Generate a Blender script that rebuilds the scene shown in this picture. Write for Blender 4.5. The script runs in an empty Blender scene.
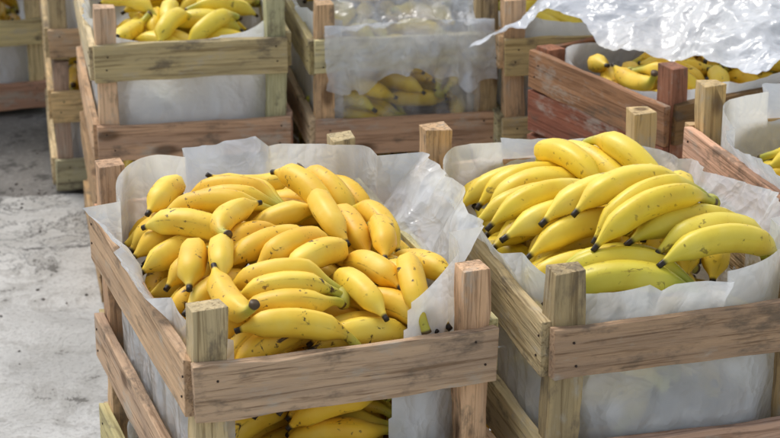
import bpy, bmesh, math, random
import numpy as np
from mathutils import Vector, Matrix, noise as mn

sc = bpy.context.scene
sc.view_settings.view_transform = 'Standard'
sc.view_settings.look = 'None'
sc.view_settings.exposure = 0

# ------------------------------------------------------------------ materials
def new_mat(name):
    m = bpy.data.materials.new(name); m.use_nodes = True
    nt = m.node_tree; nt.nodes.clear()
    return m, nt, nt.nodes, nt.links
def N(nt, typ, **kw):
    n = nt.nodes.new(typ)
    for k, v in kw.items():
        setattr(n, k, v)
    return n
def mixc(nt, fac, a, b, blend='MIX'):
    n = nt.nodes.new('ShaderNodeMix'); n.data_type = 'RGBA'; n.blend_type = blend
    for sock, v in ((n.inputs[0], fac), (n.inputs[6], a), (n.inputs[7], b)):
        if isinstance(v, bpy.types.NodeSocket): nt.links.new(v, sock)
        elif isinstance(v, (int, float)): sock.default_value = v
        else: sock.default_value = (*v, 1)
    return n.outputs[2]
def maprange(nt, v, a, b, c=0, d=1, smooth=True):
    n = nt.nodes.new('ShaderNodeMapRange')
    if smooth: n.interpolation_type = 'SMOOTHSTEP'
    nt.links.new(v, n.inputs[0])
    n.inputs[1].default_value = a; n.inputs[2].default_value = b
    n.inputs[3].default_value = c; n.inputs[4].default_value = d
    return n.outputs[0]
def math_(nt, op, a, b=0.0, clamp=False):
    n = nt.nodes.new('ShaderNodeMath'); n.operation = op; n.use_clamp = clamp
    for i, v in enumerate((a, b)):
        if isinstance(v, bpy.types.NodeSocket): nt.links.new(v, n.inputs[i])
        else: n.inputs[i].default_value = v
    return n.outputs[0]
def noise_(nt, vec, scale, detail=4, rough=0.5, dist=0.0, typ=None):
    n = nt.nodes.new('ShaderNodeTexNoise')
    if typ: n.noise_type = typ
    if vec is not None: nt.links.new(vec, n.inputs['Vector'])
    n.inputs['Scale'].default_value = scale; n.inputs['Detail'].default_value = detail
    n.inputs['Roughness'].default_value = rough; n.inputs['Distortion'].default_value = dist
    return n.outputs[0]
def mapping(nt, vec, scale=(1, 1, 1)):
    n = nt.nodes.new('ShaderNodeMapping'); nt.links.new(vec, n.inputs[0])
    n.inputs['Scale'].default_value = scale
    return n.outputs[0]
def bump(nt, h, strength, dist, prev=None):
    n = nt.nodes.new('ShaderNodeBump'); nt.links.new(h, n.inputs['Height'])
    n.inputs['Strength'].default_value = strength; n.inputs['Distance'].default_value = dist
    if prev is not None: nt.links.new(prev, n.inputs['Normal'])
    return n.outputs[0]
def out(nt, sh):
    o = nt.nodes.new('ShaderNodeOutputMaterial'); nt.links.new(sh, o.inputs[0])

def wood_material():
    m, nt, nodes, L = new_mat('crate_wood')
    tc = N(nt, 'ShaderNodeTexCoord'); oi = N(nt, 'ShaderNodeObjectInfo')
    off = nodes.new('ShaderNodeVectorMath'); off.operation = 'ADD'
    rr = math_(nt, 'MULTIPLY', oi.outputs['Random'], 41.0)
    L.new(tc.outputs['Object'], off.inputs[0]); L.new(rr, off.inputs[1])
    v = off.outputs[0]
    grain = noise_(nt, mapping(nt, v, (6, 150, 150)), 1.0, 4, 0.65, 0.8)
    broad = noise_(nt, mapping(nt, v, (2.5, 26, 26)), 1.0, 2, 0.5, 1.2)
    stain = noise_(nt, mapping(nt, v, (10, 20, 20)), 1.0, 5, 0.7)
    base = oi.outputs['Color']
    dark = mixc(nt, 1.0, base, (0.46, 0.40, 0.33), 'MULTIPLY')
    light = mixc(nt, 1.0, base, (1.26, 1.24, 1.18), 'MULTIPLY')
    c = mixc(nt, maprange(nt, broad, .38, .60), base, light)
    c = mixc(nt, maprange(nt, grain, .48, .68, 0, .8), c, dark)
    c = mixc(nt, maprange(nt, stain, .52, .68, 0, .72), c, (0.125, 0.100, 0.075))
    c = mixc(nt, maprange(nt, stain, .46, .30, 0, .6), c, (0.47, 0.43, 0.36))
    vo = N(nt, 'ShaderNodeTexVoronoi'); L.new(mapping(nt, v, (7, 16, 16)), vo.inputs['Vector'])
    vo.inputs['Scale'].default_value = 1.0
    vc = N(nt, 'ShaderNodeSeparateColor'); L.new(vo.outputs['Color'], vc.inputs[0])
    km = math_(nt, 'MULTIPLY', maprange(nt, vo.outputs['Distance'], .10, .24, 1, 0),
               math_(nt, 'GREATER_THAN', vc.outputs[0], .74))
    c = mixc(nt, math_(nt, 'MULTIPLY', km, .75), c, (0.10, 0.05, 0.022))
    p = N(nt, 'ShaderNodeBsdfPrincipled'); L.new(c, p.inputs['Base Color'])
    p.inputs['Roughness'].default_value = .8
    p.inputs['Specular IOR Level'].default_value = .22
    L.new(bump(nt, grain, 1.0, .0035), p.inputs['Normal'])
    out(nt, p.outputs[0]); return m

def banana_material(name, ya, yb, spots, rough=.42):
    m, nt, nodes, L = new_mat(name)
    at = N(nt, 'ShaderNodeAttribute', attribute_name='bn')
    sep = N(nt, 'ShaderNodeSeparateColor'); L.new(at.outputs['Color'], sep.inputs[0])
    s, r, g = sep.outputs[0], sep.outputs[1], sep.outputs[2]; ridge = at.outputs['Alpha']
    tc = N(nt, 'ShaderNodeTexCoord'); v = tc.outputs['Object']
    c = mixc(nt, r, ya, yb)
    tone = noise_(nt, v, 22, 3, .5)
    c = mixc(nt, maprange(nt, tone, .45, .70, 0, .5), c, (ya[0] * .88, ya[1] * .74, ya[2] * .7))
    c = mixc(nt, maprange(nt, tone, .5, .25, 0, .4), c, (.93, .73, .18))
    ends = math_(nt, 'MAXIMUM', maprange(nt, s, .62, .98, 0, 1), maprange(nt, s, .38, .12, 0, 1))
    gf = math_(nt, 'MULTIPLY', g, math_(nt, 'ADD', math_(nt, 'MULTIPLY', ends, .65), .35), True)
    c = mixc(nt, gf, c, (.30, .42, .035))
    c = mixc(nt, maprange(nt, s, .26, .06, 0, .75), c, (.36, .40, .06))
    bl = noise_(nt, v, 42, 5, .65, .8)
    rf = math_(nt, 'MULTIPLY', maprange(nt, ridge, .80, 1.0), maprange(nt, bl, .48, .60))
    c = mixc(nt, math_(nt, 'MULTIPLY', rf, .6 * min(1, spots)), c, (.26, .13, .02))
    sp = noise_(nt, v, 110, 2, .6)
    th = math_(nt, 'MULTIPLY', maprange(nt, sp, .64, .71), maprange(nt, tone, .46, .58))
    c = mixc(nt, math_(nt, 'MULTIPLY', th, min(1, .75 * spots)), c, (.15, .07, .012))
    c = mixc(nt, math_(nt, 'MULTIPLY', maprange(nt, bl, .625, .68), min(1, .9 * spots)), c, (.08, .04, .012))
    c = mixc(nt, maprange(nt, s, .925, .955), c, (.030, .020, .012))
    c = mixc(nt, maprange(nt, s, .035, .015), c, (.10, .06, .025))
    p = N(nt, 'ShaderNodeBsdfPrincipled'); L.new(c, p.inputs['Base Color'])
    p.inputs['Roughness'].default_value = rough
    p.inputs['Specular IOR Level'].default_value = .36
    L.new(bump(nt, bl, .15, .003), p.inputs['Normal'])
    out(nt, p.outputs[0]); return m

def plastic_material(name, alpha, tint=(.80, .83, .88), transl=.4, wr=1.0, rough=.2):
    m, nt, nodes, L = new_mat(name)
    tc = N(nt, 'ShaderNodeTexCoord'); v = tc.outputs['Object']
    nn = N(nt, 'ShaderNodeTexNoise'); nn.inputs['Scale'].default_value = 12; nn.inputs['Detail'].default_value = 2
    L.new(v, nn.inputs['Vector'])
    sc_ = nodes.new('ShaderNodeVectorMath'); sc_.operation = 'SCALE'; sc_.inputs['Scale'].default_value = .07
    L.new(nn.outputs['Color'], sc_.inputs[0])
    dv = nodes.new('ShaderNodeVectorMath'); dv.operation = 'ADD'; L.new(v, dv.inputs[0]); L.new(sc_.outputs[0], dv.inputs[1])
    vo = N(nt, 'ShaderNodeTexVoronoi'); vo.inputs['Scale'].default_value = 34; L.new(mapping(nt, dv.outputs[0], (1, 1, .55)), vo.inputs['Vector'])
    vo2 = N(nt, 'ShaderNodeTexVoronoi'); vo2.inputs['Scale'].default_value = 90; L.new(dv.outputs[0], vo2.inputs['Vector'])
    hh = math_(nt, 'ADD', vo.outputs['Distance'], math_(nt, 'MULTIPLY', vo2.outputs['Distance'], .3))
    b = bump(nt, hh, .42 * wr, .011)
    p = N(nt, 'ShaderNodeBsdfPrincipled'); p.inputs['Base Color'].default_value = (*tint, 1)
    p.inputs['Roughness'].default_value = rough; p.inputs['Specular IOR Level'].default_value = 1.0
    L.new(b, p.inputs['Normal'])
    t = N(nt, 'ShaderNodeBsdfTranslucent'); t.inputs[0].default_value = (.88, .91, .95, 1)
    L.new(b, t.inputs['Normal'])
    mx = N(nt, 'ShaderNodeMixShader'); mx.inputs[0].default_value = transl
    L.new(p.outputs[0], mx.inputs[1]); L.new(t.outputs[0], mx.inputs[2])
    if alpha >= 1:
        out(nt, mx.outputs[0]); return m
    tr = N(nt, 'ShaderNodeBsdfTransparent')
    mo = N(nt, 'ShaderNodeMixShader')
    w = min(.15, 1 - alpha, alpha)
    L.new(maprange(nt, nn.outputs[0], .35, .65, alpha - w, alpha + w), mo.inputs[0])
    L.new(tr.outputs[0], mo.inputs[1]); L.new(mx.outputs[0], mo.inputs[2])
    out(nt, mo.outputs[0]); return m

def simple_mat(name, col, rough=.8, metal=0, bscale=40, bstr=.3, var=.25):
    m, nt, nodes, L = new_mat(name)
    tc = N(nt, 'ShaderNodeTexCoord')
    n = noise_(nt, tc.outputs['Object'], bscale, 5, .6)
    c = mixc(nt, maprange(nt, n, .3, .7), col, tuple(x * (1 - var) for x in col))
    p = N(nt, 'ShaderNodeBsdfPrincipled'); L.new(c, p.inputs['Base Color'])
    p.inputs['Roughness'].default_value = rough; p.inputs['Metallic'].default_value = metal
    L.new(bump(nt, n, bstr, .004), p.inputs['Normal'])
    out(nt, p.outputs[0]); return m

def slab_material():
    m, nt, nodes, L = new_mat('worn_concrete')
    tc = N(nt, 'ShaderNodeTexCoord'); v = tc.outputs['Object']
    a = noise_(nt, v, 2.6, 6, .7, .4); b_ = noise_(nt, v, 8, 8, .75, .5); f = noise_(nt, v, 120, 5, .75)
    c = mixc(nt, maprange(nt, a, .35, .65), (.66, .645, .61), (.50, .485, .45))
    c = mixc(nt, maprange(nt, b_, .50, .57, 0, .55), c, (.38, .36, .325))
    c = mixc(nt, maprange(nt, f, .50, .66, 0, .55), c, (.24, .22, .20))
    c = mixc(nt, maprange(nt, b_, .60, .63, 0, .85), c, (.12, .11, .095))
    vo = N(nt, 'ShaderNodeTexVoronoi', feature='DISTANCE_TO_EDGE'); vo.inputs['Scale'].default_value = 1.3
    dv = nodes.new('ShaderNodeVectorMath'); dv.operation = 'ADD'
    sv = math_(nt, 'MULTIPLY', b_, .7)
    L.new(v, dv.inputs[0]); L.new(sv, dv.inputs[1]); L.new(dv.outputs[0], vo.inputs['Vector'])
    cr = math_(nt, 'MULTIPLY', maprange(nt, vo.outputs['Distance'], .003, .010, 1, 0), maprange(nt, a, .36, .42))
    c = mixc(nt, math_(nt, 'MULTIPLY', cr, .85), c, (.06, .055, .05))
    p = N(nt, 'ShaderNodeBsdfPrincipled'); L.new(c, p.inputs['Base Color']); p.inputs['Roughness'].default_value = .85
    bb = bump(nt, f, .6, .005); bb = bump(nt, b_, .8, .02, bb)
    L.new(bb, p.inputs['Normal']); out(nt, p.outputs[0]); return m
def asphalt_material():
    m, nt, nodes, L = new_mat('old_asphalt')
    tc = N(nt, 'ShaderNodeTexCoord'); v = tc.outputs['Object']
    a = noise_(nt, v, 3, 6, .65, .4); f = noise_(nt, v, 110, 4, .7); g = noise_(nt, v, 14, 6, .7)
    c = mixc(nt, maprange(nt, a, .35, .65), (.20, .187, .17), (.12, .112, .10))
    c = mixc(nt, maprange(nt, f, .5, .7, 0, .6), c, (.34, .325, .30))
    c = mixc(nt, maprange(nt, g, .54, .64, 0, .8), c, (.055, .05, .044))
    p = N(nt, 'ShaderNodeBsdfPrincipled'); L.new(c, p.inputs['Base Color']); p.inputs['Roughness'].default_value = .88
    bb = bump(nt, f, .6, .006); bb = bump(nt, g, .7, .015, bb)
    L.new(bb, p.inputs['Normal']); out(nt, p.outputs[0]); return m

WOOD = wood_material()
BAN_L = banana_material('banana_peel_ripe', (.88, .53, .035), (.94, .67, .075), 1.1, .46)
BAN_R = banana_material('banana_peel_fresh', (.87, .62, .040), (.92, .70, .090), .7, .38)
LINER = plastic_material('plastic_liner', .82, (.82, .85, .90), .40, 1.0, .12)
LINER2 = plastic_material('plastic_liner_back', 1, (.82, .85, .90), .42, .8, .16)
FILM = plastic_material('thin_plastic_film', .25, (.82, .84, .88), .3, 1.6, .10)
DRAPE = plastic_material('draped_plastic', .56, (.80, .83, .88), .35, 1.4, .10)
SHEET = plastic_material('plastic_sheet', 1, (.80, .83, .88), .35, .9, .17)
NAIL = simple_mat('rusty_nail', (.06, .04, .03), .6, .5)
DARK = simple_mat('dark_tarpaulin', (.018, .022, .024), .45, 0, 25, .6)
SLAB = slab_material(); ASPH = asphalt_material()

# ------------------------------------------------------------------ helpers
def link(o, parent=None):
    sc.collection.objects.link(o)
    if parent: o.parent = parent
    return o
def mesh_obj(name, verts, faces, mat, parent=None, smooth=True):
    me = bpy.data.meshes.new(name); me.from_pydata([tuple(v) for v in verts], [], faces); me.update()
    if smooth: me.polygons.foreach_set('use_smooth', [True] * len(me.polygons))
    me.materials.append(mat)
    return link(bpy.data.objects.new(name, me), parent)

TONES = [(.60, .44, .255), (.54, .39, .225), (.62, .475, .30), (.49, .36, .22), (.55, .43, .29), (.47, .325, .185)]
def plank(name, parent, c, length, wy, wz, axis, tone, seed):
    n = 16; R = random.Random(seed)
    verts = []; faces = []
    w1, w2 = R.uniform(-1, 1) * .002, R.uniform(-1, 1) * .0025
    for i in range(n + 1):
        t = i / n; x = (t - .5) * length
        for (sy, sz) in ((-1, -1), (1, -1), (1, 1), (-1, 1)):
            e = mn.noise(Vector((x * 12, sy * 3 + seed, sz * 5 + seed * .37))) * .004 + mn.noise(Vector((x * 45, sy * 3 + seed, sz * 5))) * .0016
            end = 0
            if i in (0, n): end = R.uniform(-.0025, .0025)
            verts.append((x + end, sy * wy / 2 + w1 * math.sin(t * 3.1), sz * wz / 2 + e + w2 * math.sin(t * 3.1)))
    for i in range(n):
        for k in range(4):
            a, b = i * 4 + k, i * 4 + (k + 1) % 4
            faces.append((a, b, b + 4, a + 4))
    faces.append((3, 2, 1, 0)); faces.append((n * 4, n * 4 + 1, n * 4 + 2, n * 4 + 3))
    o = mesh_obj(name, verts, faces, WOOD, parent, False)
    o.color = (*tone, 1)
    bv = o.modifiers.new('bevel', 'BEVEL'); bv.width = .0012; bv.segments = 2; bv.limit_method = 'ANGLE'; bv.angle_limit = 1.0
    o.location = c
    if axis == 'y': o.rotation_euler = (0, 0, math.pi / 2)
    elif axis == 'z': o.rotation_euler = (0, -math.pi / 2, 0)
    return o

PS = .036; RAIL = .235; POST = .306
def crate(org, rot, W, L, base, seed, tones=None, railh=.068, post_extra=(0, 0), solid=False):
    R = random.Random(seed); tones = tones or TONES
    e = link(bpy.data.objects.new('wooden_crate', None)); e.empty_display_size = .1
    e.location = (org[0], org[1], base); e.rotation_euler = (0, 0, math.radians(rot))
    T = lambda: tuple(c * R.uniform(.84, 1.1) for c in R.choice(tones))
    for i, (x, y) in enumerate(((PS / 2, PS / 2), (W - PS / 2, PS / 2), (PS / 2, L - PS / 2), (W - PS / 2, L - PS / 2))):
        h = POST + R.uniform(-.004, .004) + (post_extra[i] if i in (0, 1) else 0)
        o = plank('post_%d' % (i + 1), e, (x, y, h / 2), h, PS - .001, PS + R.uniform(-.002, .006), 'z', T(), seed * 17 + i)
        o.rotation_euler.rotate(Matrix.Rotation(R.uniform(-.02, .02), 3, 'Y'))
    th = .014
    for side in range(4):
        for lvl, zt in enumerate((RAIL, .073)):
            hh = railh + R.uniform(-.004, .006)
            zc = zt - hh / 2; kk = seed * 31 + side * 5 + lvl
            if side == 0: a = ('front_slat', (W / 2, -th / 2 - .0005, zc), W + .012, 'x')
            elif side == 1: a = ('back_slat', (W / 2, L + th / 2 + .0005, zc), W + .012, 'x')
            elif side == 2: a = ('left_slat', (-th / 2 - .0005, L / 2 + .004, zc + .0), L - .004, 'y')
            else: a = ('right_slat', (W + th / 2 + .0005, L / 2 + .004, zc), L - .004, 'y')
            o = plank(a[0] + '_%d' % (lvl + 1), e, a[1], a[2], th, hh, a[3], T(), kk)
            tilt = R.uniform(-.012, .012)
            if side < 2: o.rotation_euler.y += tilt
            else: o.rotation_euler.rotate(Matrix.Rotation(tilt, 3, 'X'))
    if solid:
        plank('front_slat_3', e, (W / 2, -th / 2 - .0005, .122), W + .012, th, .078, 'x', T(), seed * 3 + 5)
        plank('left_slat_3', e, (-th / 2 - .0005, L / 2 + .004, .122), L - .004, th, .078, 'y', T(), seed * 3 + 6)
    nb = 4
    for j in range(nb):
        y = (j + .5) / nb * L
        plank('floor_slat_%d' % (j + 1), e, (W / 2, y, .008), W - .004, L / nb - .02, .010, 'x', T(), seed * 13 + j)
    bm = bmesh.new()
    for x in (PS / 2, W - PS / 2):
        for z in (RAIL - .018, RAIL - .048, .055, .022):
            if R.random() < .85:
                M = Matrix.Translation((x + R.uniform(-.008, .008), -th - .0012, z + R.uniform(-.004, .004))) @ Matrix.Rotation(math.pi / 2, 4, 'X')
                bmesh.ops.create_cone(bm, cap_ends=True, segments=8, radius1=.0018, radius2=.0015, depth=.0015, matrix=M)
    for y in (PS / 2, L - PS / 2):
        for z in (RAIL - .018, RAIL - .048, .055, .022):
            M = Matrix.Translation((-th - .0012, y + R.uniform(-.008, .008), z)) @ Matrix.Rotation(math.pi / 2, 4, 'Y')
            bmesh.ops.create_cone(bm, cap_ends=True, segments=8, radius1=.0018, radius2=.0015, depth=.0015, matrix=M)
    me = bpy.data.meshes.new('nails'); bm.to_mesh(me); bm.free(); me.materials.append(NAIL)
    link(bpy.data.objects.new('nails', me), e)
    return e

# ------------------------------------------------------------------ bananas
def sstep(a, b, x):
    t = min(1, max(0, (x - a) / (b - a))); return t * t * (3 - 2 * t)
def rad_prof(s):
    st = .34 + .05 * (1 - sstep(0, .05, s))
    body = st + (1 - st) * sstep(.12, .36, s)
    body *= 1 - .14 * abs(s - .54) * 2 * (1 if s > .3 else 0)
    tp = 1 - .76 * sstep(.74, .96, s) ** 1.1
    return max(.17, body * tp)
NS = 14
SV = [0, .02, .05, .09, .13, .17, .21, .25, .30, .36, .42, .48, .54, .60, .66, .72, .78, .83, .87, .905, .935, .955, .972, .99]
def centre_line(Ln, bend, y, root, seedr):
    pts = []; x = z = 0; prev = 0
    kink = seedr.uniform(.05, .45)
    sw = seedr.uniform(-.12, .12)
    for s in SV:
        ds = s - prev; prev = s
        sm = s - ds / 2
        th = bend * (.5 - sm) + kink * (1 - sstep(.0, .25, sm))
        x += math.cos(th) * ds * Ln; z += math.sin(th) * ds * Ln
        yy = y * (root + (1 - root) * sstep(0, .32, s)) + sw * Ln * (s - .5) ** 2
        pts.append(Vector((x, yy, z)))
    return pts
def make_hand(n, Ln, r, bend, R, green):
    fs = []
    for i in range(n):
        y = (i - (n - 1) / 2) * r * 1.86
        l = Ln * R.uniform(.90, 1.08); b = bend * R.uniform(.8, 1.2)
        rr = r * R.uniform(.91, 1.06)
        pts = centre_line(l, b, y, .38, R)
        yaw = R.uniform(-.07, .07) + (y / max(.001, r)) * R.uniform(-.008, .03)
        zoff = -abs(i - (n - 1) / 2) * r * .10
        M = Matrix.Rotation(yaw, 4, 'Z') @ Matrix.Rotation(R.uniform(-.10, .10), 4, 'Y')
        pts = [M @ p + Vector((0, 0, zoff)) for p in pts]
        fs.append(dict(p=pts, r=[rr * rad_prof(s) for s in SV], g=max(0, green + R.uniform(-.12, .18)), q=R.random(), s=SV,
                       tw=R.uniform(0, 6.28)))
    c = sum((f['p'][11] for f in fs), Vector()) / n
    for f in fs: f['p'] = [p - c for p in f['p']]
    if n > 1:
        a = fs[0]['p'][0]; b = fs[-1]['p'][0]; rr = r * .46
        P = [a.lerp(b, t) + Vector((-.002 * math.sin(t * 3.14), 0, 0)) for t in (-.12, 0, .25, .5, .75, 1, 1.12)]
        fs.append(dict(p=P, r=[rr * .4, rr, rr * 1.1, rr * 1.15, rr * 1.1, rr, rr * .4], g=green, q=.5, s=[.03] * 7, tw=0))
    return fs
CI = [6, 8, 10, 12, 14, 16, 18, 21]
def spheres(fs):
    P = []; Q = []
    for f in fs:
        if len(f['p']) < 10: continue
        for i in CI: P.append(f['p'][i]); Q.append(f['r'][i])
    return np.array([tuple(p) for p in P]), np.array(Q)
def rot3(yaw, pitch, roll):
    return Matrix.Rotation(yaw, 3, 'Z') @ Matrix.Rotation(pitch, 3, 'Y') @ Matrix.Rotation(roll, 3, 'X')

class Pile:
    def __init__(s, W, L, floor, seed, margin=.012, corner=.105):
        s.W, s.L, s.floor, s.m, s.c = W, L, floor, margin, corner
        s.C = np.zeros((0, 3)); s.Rd = np.zeros(0); s.R = random.Random(seed); s.items = []
    def inside(s, P, r, slack=0.0):
        x = np.abs(P[:, 0] - s.W / 2); y = np.abs(P[:, 1] - s.L / 2)
        hx = s.W / 2 - s.m - s.c; hy = s.L / 2 - s.m - s.c
        d = np.hypot(np.maximum(x - hx, 0), np.maximum(y - hy, 0)) + r
        return bool(np.all(d <= s.c + slack))
    def zfor(s, P, r, k=.93):
        z = np.max(s.floor + r - P[:, 2])
        if len(s.C):
            dx = P[:, None, 0] - s.C[None, :, 0]; dy = P[:, None, 1] - s.C[None, :, 1]
            d2 = dx * dx + dy * dy; RR = ((r[:, None] + s.Rd[None, :]) * k) ** 2
            h = RR - d2; mk = h > 0
            if mk.any():
                zz = s.C[None, :, 2] + np.sqrt(np.where(mk, h, 0)) - P[:, None, 2]
                z = max(z, np.max(zz[mk]))
        return z
    def place(s, fs, cands, limit=None, slack=0.0):
        P0, r = spheres(fs); best = None
        for (x, y, yaw, pit, rol, pen) in cands:
            M = rot3(yaw, pit, rol); P = P0 @ np.array(M).T
            P[:, 0] += x; P[:, 1] += y
            if not s.inside(P, r, slack): continue
            z = s.zfor(P, r)
            if limit is not None and np.any(P[:, 2] + z + r > limit(P[:, 0], P[:, 1])): continue
            sco = float(np.mean(P[:, 2]) + z) + pen
            if best is None or sco < best[0]: best = (sco, x, y, z, M, P + np.array([0, 0, z]))
        if best is None: return False
        _, x, y, z, M, P = best
        s.C = np.vstack([s.C, P]); s.Rd = np.concatenate([s.Rd, r])
        s.items.append((fs, M, Vector((x, y, z)))); return True
    def fill(s, Ln, r, bend, limit, yawf, nmax=200, green=0.0, hands=(1, 1, 2, 3, 4), tries=45, fails=12, slack=0.0):
        nf = 0; cnt = 0; R = s.R
        while nf < fails and cnt < nmax:
            n = R.choice(hands)
            fs = make_hand(n, Ln, r, bend, R, green + (R.uniform(0, .25) if R.random() < .2 else 0))
            c = []
            for _ in range(tries):
                x = R.uniform(.02, s.W - .02); y = R.uniform(.02, s.L - .02)
                rol = R.gauss(0, .35) if n > 1 else R.choice((0, 0, 1.3, -1.3, math.pi)) + R.gauss(0, .3)
                c.append((x, y, yawf(x, y, R), R.gauss(0, .18), rol, 0))
            if s.place(fs, c, limit, slack): cnt += 1; nf = 0
            else: nf += 1
        return cnt
    def put(s, n, x, y, yaw, Ln, r, bend, green=0, roll=0, pitch=0, jit=.012, slack=.012):
        R = s.R; fs = make_hand(n, Ln, r, bend, R, green); c = []
        for _ in range(90):
            jx, jy = R.gauss(0, jit), R.gauss(0, jit)
            c.append((x + jx, y + jy, yaw + R.gauss(0, .08), pitch + R.gauss(0, .12), roll + R.gauss(0, .12), 0.3 * math.hypot(jx, jy)))
        ok = s.place(fs, c, None, slack)
        if not ok:   # shift towards the crate centre until it fits
            c = [(a + (s.W / 2 - a) * k, b + (s.L / 2 - b) * k, q, w, e, g + .1 * k) for (a, b, q, w, e, g) in c for k in (.15, .3, .45)]
            ok = s.place(fs, c, None, slack)
        return ok
    def mesh(s, name, mat):
        V = []; F = []; A = []
        for fs, M, T in s.items:
            for f in fs:
                pts = [M @ p + T for p in f['p']]; n = len(pts); b0 = len(V)
                for i in range(n):
                    t = (pts[min(i + 1, n - 1)] - pts[max(i - 1, 0)]).normalized()
                    ref = M @ Vector((0, 1, 0)) if n > 10 else M @ Vector((1, 0, 0))
                    nn = t.cross(ref).normalized(); bb = nn.cross(t).normalized()
                    for k in range(NS):
                        ph = 2 * math.pi * k / NS
                        rg = math.cos(5 * ph + f['tw'])
                        flat = .06 if 7 < i < 20 else .03
                        rr = f['r'][i] * (1 + flat * rg)
                        V.append(pts[i] + nn * (rr * math.cos(ph)) + bb * (rr * math.sin(ph)))
                        A.extend((f['s'][i], f['q'], f['g'], (rg + 1) / 2))
                for i in range(n - 1):
                    for k in range(NS):
                        a = b0 + i * NS + k; b = b0 + i * NS + (k + 1) % NS
                        F.append((a, b, b + NS, a + NS))
                F.append(tuple(b0 + k for k in reversed(range(NS))))
                F.append(tuple(b0 + (n - 1) * NS + k for k in range(NS)))
        me = bpy.data.meshes.new(name); me.from_pydata([tuple(v) for v in V], [], F); me.update()
        me.polygons.foreach_set('use_smooth', [True] * len(me.polygons))
        at = me.attributes.new('bn', 'FLOAT_COLOR', 'POINT'); at.data.foreach_set('color', A)
        me.materials.append(mat); return me

def dome(W, L, edge, top):
    def f(x, y):
        u = np.abs(2 * x / W - 1); v = np.abs(2 * y / L - 1)
        return edge + (top - edge) * np.clip((1 - u ** 3) * (1 - v ** 4), 0, 1)
    return f

def put_mesh(name, me, org, rot, base, off=(0, 0, 0), flip=False, W=0, L=0):
    o = link(bpy.data.objects.new(name, me))
    M = Matrix.Translation((org[0], org[1], base)) @ Matrix.Rotation(math.radians(rot), 4, 'Z') @ Matrix.Translation(off)
    if flip: M = M @ Matrix.Translation((W, L, 0)) @ Matrix.Rotation(math.pi, 4, 'Z')
    o.matrix_world = M; return o

# ------------------------------------------------------------------ plastic
def rr_path(W, L, ins, rc, n):
    a, b = W - 2 * ins, L - 2 * ins
    out_ = []
    per = [('l', (ins + rc, ins), (W - ins - rc, ins), (0, -1)), ('a', (W - ins - rc, ins + rc), -90),
           ('l', (W - ins, ins + rc), (W - ins, L - ins - rc), (1, 0)), ('a', (W - ins - rc, L - ins - rc), 0),
           ('l', (W - ins - rc, L - ins), (ins + rc, L - ins), (0, 1)), ('a', (ins + rc, L - ins - rc), 90),
           ('l', (ins, L - ins - rc), (ins, ins + rc), (-1, 0)), ('a', (ins + rc, ins + rc), 180)]
    al = math.pi * rc / 2; tot = 2 * (a - 2 * rc) + 2 * (b - 2 * rc) + 4 * al
    lens = [a - 2 * rc, al, b - 2 * rc, al, a - 2 * rc, al, b - 2 * rc, al]
    for i in range(n):
        d = tot * i / n; j = 0
        while d > lens[j]: d -= lens[j]; j += 1
        t = d / lens[j]; sg = per[j]
        if sg[0] == 'l':
            x = sg[1][0] + (sg[2][0] - sg[1][0]) * t; y = sg[1][1] + (sg[2][1] - sg[1][1]) * t; nx, ny = sg[3]
        else:
            an = math.radians(sg[2] + 90 * t); nx, ny = math.cos(an), math.sin(an)
            x = sg[1][0] + rc * nx; y = sg[1][1] + rc * ny
        out_.append((x, y, nx, ny, (j + (t - .5)) % 8))
    return out_
def vor(q): return mn.voronoi(q)[0][0]
def liner(org, rot, W, L, base, H, seed, flare=.02, skip=None, mat=None, rc=.115, z0=.02, lo=False):
    """H: 8 heights above rail: front mid, FR, right mid, BR, back mid, BL, left mid, FL"""
    n, nz = (320, 64) if not lo else (160, 30)
    path = rr_path(W, L, .004, rc, n); V = []; F = []
    for j in range(nz + 1):
        t = j / nz
        for (x, y, nx, ny, key) in path:
            k0 = int(math.floor(key)) % 8; f = key - math.floor(key)
            h = H[k0] * (1 - f) + H[(k0 + 1) % 8] * f
            q = Vector((x * 7 + seed * 3.1, y * 7, seed))
            top = RAIL + h + .018 * mn.noise(q) + .007 * (vor(q * 2.2) - .5)
            z = z0 + (top - z0) * t
            corner = max(0, 1 - abs(((key) % 2) - 1) * 1.6)
            ab = max(0, z - RAIL + .01)
            fl = flare * (1 - .9 * corner) * (ab / .05) ** 1.2 if ab > 0 else 0
            up = min(1, ab / .03)
            c1 = Vector((x * 13, y * 13, z * 5 + seed * 5)); c1 = c1 + mn.noise_vector(c1 * .6) * .5
            fac = vor(c1) - .5
            fac2 = vor(c1 * 2.6 + Vector((4, 1, 2))) - .5
            rid = 1 - abs(mn.noise(Vector((x * 26 + z * 9, y * 26 - z * 7, z * 3 + seed)))) * 2.6
            amp = .006 + up * .011
            d = fac * amp * 1.6 + fac2 * amp * .7 + (rid - .6) * (.002 + .002 * up)
            if ab > 0: d += mn.noise(Vector((x * 6, y * 6, z * 6 + seed))) * .014 * up
            if ab <= 0 and corner < .3: d = min(d, .0035)
            d = max(d, -.009)
            d += fl
            if corner > .1: d = min(d, .0)
            V.append((x + nx * d, y + ny * d, z))
    for j in range(nz):
        for i in range(n):
            if skip and skip(path[i][4], j / nz): continue
            a = j * n + i; b = j * n + (i + 1) % n
            F.append((a, b, b + n, a + n))
    o = mesh_obj('plastic_liner', V, F, mat or LINER2)
    o.matrix_world = Matrix.Translation((org[0], org[1], base)) @ Matrix.Rotation(math.radians(rot), 4, 'Z')
    return o
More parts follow.
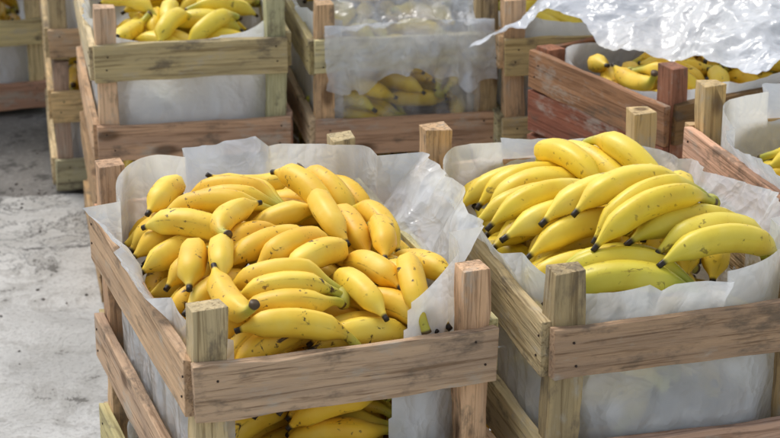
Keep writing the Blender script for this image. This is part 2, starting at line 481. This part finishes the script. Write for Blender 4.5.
def sheet(name, fn, nu, nv, mat, amp, freq, seed, org=(0, 0), rot=0, base=0):
    V = []; F = []
    for j in range(nv + 1):
        for i in range(nu + 1):
            u, v = i / nu, j / nv
            p = Vector(fn(u, v)); e = .01
            du = Vector(fn(u + e, v)) - p; dv = Vector(fn(u, v + e)) - p
            nrm = du.cross(dv)
            nrm = nrm.normalized() if nrm.length > 1e-9 else Vector((0, 0, 1))
            q = p * freq + Vector((seed * 7.3, seed * 1.7, 0))
            q = q + mn.noise_vector(q * .6) * .7
            r1 = vor(q) - .5; r2 = vor(q * 2.2 + Vector((5, 2, 1))) - .5; r3 = 1 - abs(mn.noise(q * 3)) * 2.4
            V.append(p + nrm * amp * (r1 * 1.8 + r2 * .7 + r3 * .2))
    for j in range(nv):
        for i in range(nu):
            a = j * (nu + 1) + i; F.append((a, a + 1, a + nu + 2, a + nu + 1))
    o = mesh_obj(name, V, F, mat)
    o.matrix_world = Matrix.Translation((org[0], org[1], base)) @ Matrix.Rotation(math.radians(rot), 4, 'Z')
    return o

def pallet(org, rot, W, L, h, seed):
    R = random.Random(seed)
    e = link(bpy.data.objects.new('wooden_pallet', None))
    e.location = (org[0], org[1], 0); e.rotation_euler = (0, 0, math.radians(rot))
    for i, x in enumerate((.03, W / 2, W - .03)):
        plank('bearer_%d' % (i + 1), e, (x, L / 2, (h - .018) / 2 + .001), L, .05, h - .02, 'y', R.choice(TONES), seed + i)
    for j in range(5):
        plank('deck_%d' % (j + 1), e, (W / 2, (j + .5) * L / 5, h - .011), W, L / 5 - .025, .016, 'x', R.choice(TONES), seed + 9 + j)

# ------------------------------------------------------------------ crates layout
LC = dict(org=(-.230, 2.357), rot=19, W=.374, L=.56, base=.40)
RC = dict(org=(.200, 2.427), rot=15.5, W=.35, L=.585, base=.42)
A = dict(org=(-.56, 4.0), rot=11, W=.362, L=.55, base=.310)
B = dict(org=(-.141, 4.035), rot=11, W=.355, L=.55, base=.310)
C = dict(org=(.225, 4.05), rot=9, W=.37, L=.55, base=.310)
D = dict(org=(.270, 3.85), rot=-58, W=.385, L=.54, base=.345)
E = dict(org=(.630, 2.650), rot=17, W=.37, L=.56, base=.42)
RED = [(.27, .125, .065), (.31, .16, .085), (.23, .11, .06)]
DKB = [(.42, .285, .17), (.36, .245, .145), (.46, .33, .20)]
crate(seed=1, **LC); crate(seed=2, tones=[(.44, .31, .18), (.55, .40, .235), (.49, .355, .21)], post_extra=(-.008, -.008), **RC)
crate(seed=3, **A); crate(seed=4, tones=DKB + TONES[:2], **B); crate(seed=5, **C)
crate(seed=6, tones=RED, solid=True, post_extra=(-.066, -.012), **D); crate(seed=7, tones=TONES[:3], **E)
def lower(c, seed, tones=None):
    d = dict(c); d['base'] = c['base'] - .309
    crate(seed=seed, tones=tones, **d); return d
lows = [lower(LC, 11), lower(RC, 12), lower(A, 13, DKB), lower(B, 14, DKB), lower(C, 15), lower(D, 16, DKB), lower(E, 17)]
for i, c in enumerate((LC, RC, E, D)):
    h = c['base'] - .309
    pallet((c['org'][0], c['org'][1]), c['rot'], c['W'], c['L'], h, 50 + i * 20)
G2 = dict(org=(-.755, 4.68), rot=10, W=.37, L=.55, base=.310)
G = dict(org=(-1.235, 5.20), rot=14, W=.37, L=.55, base=.310)
B2 = dict(org=(-.25, 4.68), rot=9, W=.37, L=.55, base=.310)
C2 = dict(org=(.16, 4.72), rot=9, W=.37, L=.55, base=.310)
far = []
for i, c in enumerate((G2, G, B2, C2)):
    crate(seed=21 + i, **c); far.append(lower(c, 31 + i))

# ------------------------------------------------------------------ banana piles
r_ = math.radians
def yaw_left(x, y, R):
    u = x / .374
    a = 45 - 95 * sstep(.15, .95, u)
    a = a + R.gauss(0, 22) - 19
    return r_(a + (180 if u < .6 or R.random() < .3 else 0))
def yaw_any(x, y, R): return R.uniform(0, 6.28)
pl = Pile(.374, .56, .016, 3, margin=.012, corner=.10)
n0 = pl.fill(.160, .0178, 1.15, dome(.374, .56, .215, .235), yaw_left, 260)
def PL(n, x, y, yw, **k):
    kk = dict(Ln=.160, r=.0180, bend=1.15, slack=.010); kk.update(k); return pl.put(n, x, y, r_(yw - 19), **kk)
print([PL(3, .09, .07, 215), PL(2, .19, .055, 200), PL(2, .27, .07, -30), PL(3, .07, .17, 225), PL(3, .075, .33, 230),
       PL(3, .30, .16, -50), PL(3, .31, .30, -40), PL(3, .10, .47, 205), PL(3, .27, .48, 175), PL(1, .14, .035, 190), PL(2, .08, .42, 215)])
n1 = pl.fill(.160, .0180, 1.15, dome(.374, .56, .280, .318), yaw_left, 60, hands=(2, 3, 4, 4, 5), tries=90, fails=25, slack=.006)
n2 = pl.fill(.160, .0180, 1.15, dome(.374, .56, .275, .318), yaw_any, 60, hands=(1,), tries=120, fails=14, slack=.006)
print('left pile', n0, n1, n2)
put_mesh('banana_pile', pl.mesh('banana_pile', BAN_L), LC['org'], LC['rot'], LC['base'])

pr = Pile(.35, .585, .05, 5, margin=.014)
pr.fill(.19, .0200, 1.15, dome(.35, .585, .200, .226), yaw_any, 200, green=.05)
KW = dict(Ln=.222, r=.0198, bend=1.5)
rt = 15.5
def P(n, x, y, yw, **k):
    kk = dict(KW); kk.update(k); return pr.put(n, x, y, r_(yw - rt), **kk)
oks = [
 P(3, .12, .18, 205), P(4, .13, .33, 212, roll=.2), P(3, .24, .42, -50), P(4, .12, .46, 200),
 P(3, .12, .075, 192, green=.75), P(3, .25, .09, 200, green=.4), P(3, .26, .22, -95, Ln=.16),
 P(3, .19, .16, 205, green=.15), P(4, .115, .31, 208, roll=.1, pitch=.1), P(3, .20, .44, -48, roll=-.1), P(1, .24, .38, -55),
 P(2, .265, .28, -95, Ln=.16), P(1, .18, .24, 195)]
print('right', oks)
put_mesh('banana_pile', pr.mesh('banana_pile', BAN_R), RC['org'], RC['rot'], RC['base'])

gens = []
for sd, lv, top in ((41, .235, .285), (42, .21, .26), (43, .19, .225)):
    p = Pile(.352, .54, .03 if sd == 42 else .10, sd)
    p.fill(.165, .0185, 1.15, dome(.352, .54, lv, top), yaw_any, 140, green=.05, tries=35, fails=8)
    gens.append(p.mesh('banana_pile', BAN_R if sd != 43 else BAN_L))
for c, g, fl in ((A, 0, False), (B, 1, True), (C, 0, True), (D, 2, False), (E, 1, False), (G2, 0, True), (G, 1, False), (B2, 1, False), (C2, 0, False)):
    dx = (c['W'] - .352) / 2
    put_mesh('banana_pile', gens[g], c['org'], c['rot'], c['base'], (dx, .005, .04 if c is D else .0), fl, .352, .54)
for i, c in enumerate(lows + far):
    dx = (c['W'] - .352) / 2
    put_mesh('banana_pile', gens[2], c['org'], c['rot'], c['base'], (dx, .005, .03 if i in (2, 3) else 0), i % 2 == 0, .352, .54)

# ------------------------------------------------------------------ liners
def skipL(key, t): return (key < .28 + .30 * t or key > 7.1)
liner(H=(.01, .062, .084, .064, .060, .070, .044, .01), seed=1, flare=.034, skip=skipL, mat=LINER, **LC)
liner(H=(.046, .045, .050, .024, .026, .040, .036, .03), seed=2, flare=.024, mat=LINER, **RC)
liner(H=(-.01, .02, .03, .03, .03, .02, .02, .0), seed=3, **A)
def skipB(key, t): return (key < .9 or key > 7.1)
liner(H=(.03, .03, .03, .03, .03, .03, .03, .03), seed=4, skip=skipB, **B)
liner(H=(.03, .03, .03, .03, .03, .03, .03, .03), seed=5, **C)
liner(H=(.0, .0, .03, .03, .03, .02, .0, .0), seed=6, **D)
liner(H=(.03, .03, .04, .05, .05, .04, .045, .03), seed=7, flare=.03, **E)
for i, c in enumerate(lows + far[:2]):
    liner(H=(-.02, -.01, .0, 0, 0, 0, .0, -.01), seed=20 + i, flare=.0, lo=True, **c)
for i, c in enumerate((G2, G, B2, C2)):
    liner(H=(.02, .03, .03, .03, .03, .03, .02, .02), seed=40 + i, lo=True, **c)

# ------------------------------------------------------------------ draped sheets
def fB(u, v):
    W = .355
    x = .012 + (W - .024) * u
    if v < .62:
        k = v / .62; y = .52 - .535 * k
        z = .345 - .03 * (k - .3) ** 2 * 3 - .02 * (2 * u - 1) ** 2
        return (x, y, z - .035 * sstep(.85, 1, k))
    k = (v - .62) / .38
    return (x + .01 * math.sin(u * 20) * k, -.028 - .010 * k + .010 * math.sin(u * 19 + 1) * k + .004 * math.sin(u * 47) * k, .268 - (.115 + .020 * math.sin(u * 8 + .6) + .008 * math.sin(u * 31)) * k)
sheet('plastic_sheet', fB, 170, 150, DRAPE, .013, 14, 1, B['org'], B['rot'], B['base'])
def fBf(u, v):
    return (.03 + .295 * u, .008 - .006 * math.sin(v * 3.1), .02 + .2 * v)
sheet('plastic_film', fBf, 110, 80, FILM, .006, 16, 11, B['org'], B['rot'], B['base'])
def fB2(u, v): return (-.12 + .60 * u, .16 + .5 * v, .36 + .08 * math.sin(v * 3) + .03 * math.sin(u * 7))
sheet('plastic_sheet', fB2, 150, 110, SHEET, .022, 10, 2, B['org'], B['rot'], B['base'])
def fD(u, v):
    x = -.20 + .66 * u
    y = .085 + .02 * math.sin(u * 9) + .03 * sstep(.35, .75, u) + .6 * v - .10 * sstep(.32, .1, u)
    z = .285 + .09 * sstep(0, .5, v) + .014 * math.sin(u * 9 + v * 3) - .09 * sstep(.25, 0, u) - .015 * sstep(.12, 0, v)
    return (x, y, z)
sheet('plastic_sheet', fD, 190, 150, SHEET, .018, 10, 3, D['org'], D['rot'], D['base'])
def fC(u, v): return (-.02 + .42 * u, .06 + .5 * v, .32 + .05 * math.sin(v * 3) + .02 * math.sin(u * 9))
sheet('plastic_sheet', fC, 120, 100, SHEET, .018, 11, 5, C['org'], C['rot'], C['base'])
def fT(u, v):
    a = u * math.pi; return (.70 + .9 * v, 4.60 - .42 * math.cos(a), .02 + .84 * max(0.0, math.sin(a)) ** .6)
sheet('dark_tarpaulin', fT, 60, 60, DARK, .03, 5, 8)
def fS(u, v): return (-.02 + .20 * u + .03 * v, 3.28 + .55 * v, .16 + .07 * math.sin(v * 3 + .3) + .03 * math.sin(u * 6))
sheet('plastic_bag', fS, 80, 90, SHEET, .014, 12, 9)

# ------------------------------------------------------------------ ground
def grid(name, x0, x1, y0, y1, z, mat, nx=1, ny=1, edge=None):
    V = []; F = []
    for j in range(ny + 1):
        for i in range(nx + 1):
            x = x0 + (x1 - x0) * i / nx; y = y0 + (y1 - y0) * j / ny
            if edge and j == ny: y += edge(x)
            V.append((x, y, z))
    for j in range(ny):
        for i in range(nx):
            a = j * (nx + 1) + i; F.append((a, a + 1, a + nx + 2, a + nx + 1))
    return mesh_obj(name, V, F, mat, None, False)
grid('ground', -60, 60, -20, 120, -.014, ASPH)
s_ = grid('concrete_slab', -6, 6, -4, 4.66, 0, SLAB, 500, 1,
          lambda x: .06 * mn.noise(Vector((x * 3, 0, 0))) + .04 * mn.noise(Vector((x * 11, 4, 0))) + .015 * mn.noise(Vector((x * 40, 4, 0))))
sm = s_.modifiers.new('thick', 'SOLIDIFY'); sm.thickness = .013; sm.offset = -1
bm = bmesh.new(); R = random.Random(5)
for i in range(520):
    x = R.uniform(-1.6, -.3); y = R.uniform(2.0, 6.0) if i < 260 else 4.70 + R.gauss(0, .05)
    s = R.uniform(.0015, .005) * (1.8 if R.random() < .1 else 1)
    M = Matrix.Translation((x, y, s * .3 if y < 4.6 else s * .3 - .014)) @ Matrix.Rotation(R.uniform(0, 6), 4, 'Z') @ Matrix.Diagonal((1, R.uniform(.5, 1), .6, 1))
    bmesh.ops.create_icosphere(bm, subdivisions=1, radius=s, matrix=M)
me = bpy.data.meshes.new('gravel'); bm.to_mesh(me); bm.free(); me.materials.append(simple_mat('grit', (.20, .18, .16)))
link(bpy.data.objects.new('gravel', me))

# ------------------------------------------------------------------ light
w = bpy.data.worlds.new('World'); sc.world = w; w.use_nodes = True
nt = w.node_tree; nt.nodes.clear()
sky = nt.nodes.new('ShaderNodeTexSky'); sky.sky_type = 'NISHITA'; sky.sun_disc = False
el, az = r_(55), r_(-40)
sky.sun_elevation = el; sky.sun_rotation = az; sky.air_density = 1.6; sky.dust_density = 3
hs = nt.nodes.new('ShaderNodeHueSaturation'); hs.inputs['Saturation'].default_value = .5
bg = nt.nodes.new('ShaderNodeBackground'); bg.inputs[1].default_value = .15
ow = nt.nodes.new('ShaderNodeOutputWorld')
nt.links.new(sky.outputs[0], hs.inputs['Color']); nt.links.new(hs.outputs[0], bg.inputs[0]); nt.links.new(bg.outputs[0], ow.inputs[0])
hs.inputs['Value'].default_value = 1.18
sd = bpy.data.lights.new('sun', 'SUN'); sd.energy = 1.4; sd.angle = r_(20); sd.color = (1, .985, .96)
so = link(bpy.data.objects.new('sun', sd))
d = Vector((math.sin(az) * math.cos(el), math.cos(az) * math.cos(el), math.sin(el)))
so.rotation_euler = d.to_track_quat('Z', 'Y').to_euler(); so.location = (0, 0, 5)

# ------------------------------------------------------------------ camera
cd = bpy.data.cameras.new('camera'); cam = link(bpy.data.objects.new('camera', cd)); sc.camera = cam
cd.sensor_width = 36; cd.lens = 2180 / 780 * 36; cd.clip_end = 300; cd.clip_start = .05
cam.location = (0, 0, 1.725); cam.rotation_euler = (r_(90 - 21), 0, 0)
cd.dof.use_dof = True; cd.dof.focus_distance = 2.8; cd.dof.aperture_fstop = 13
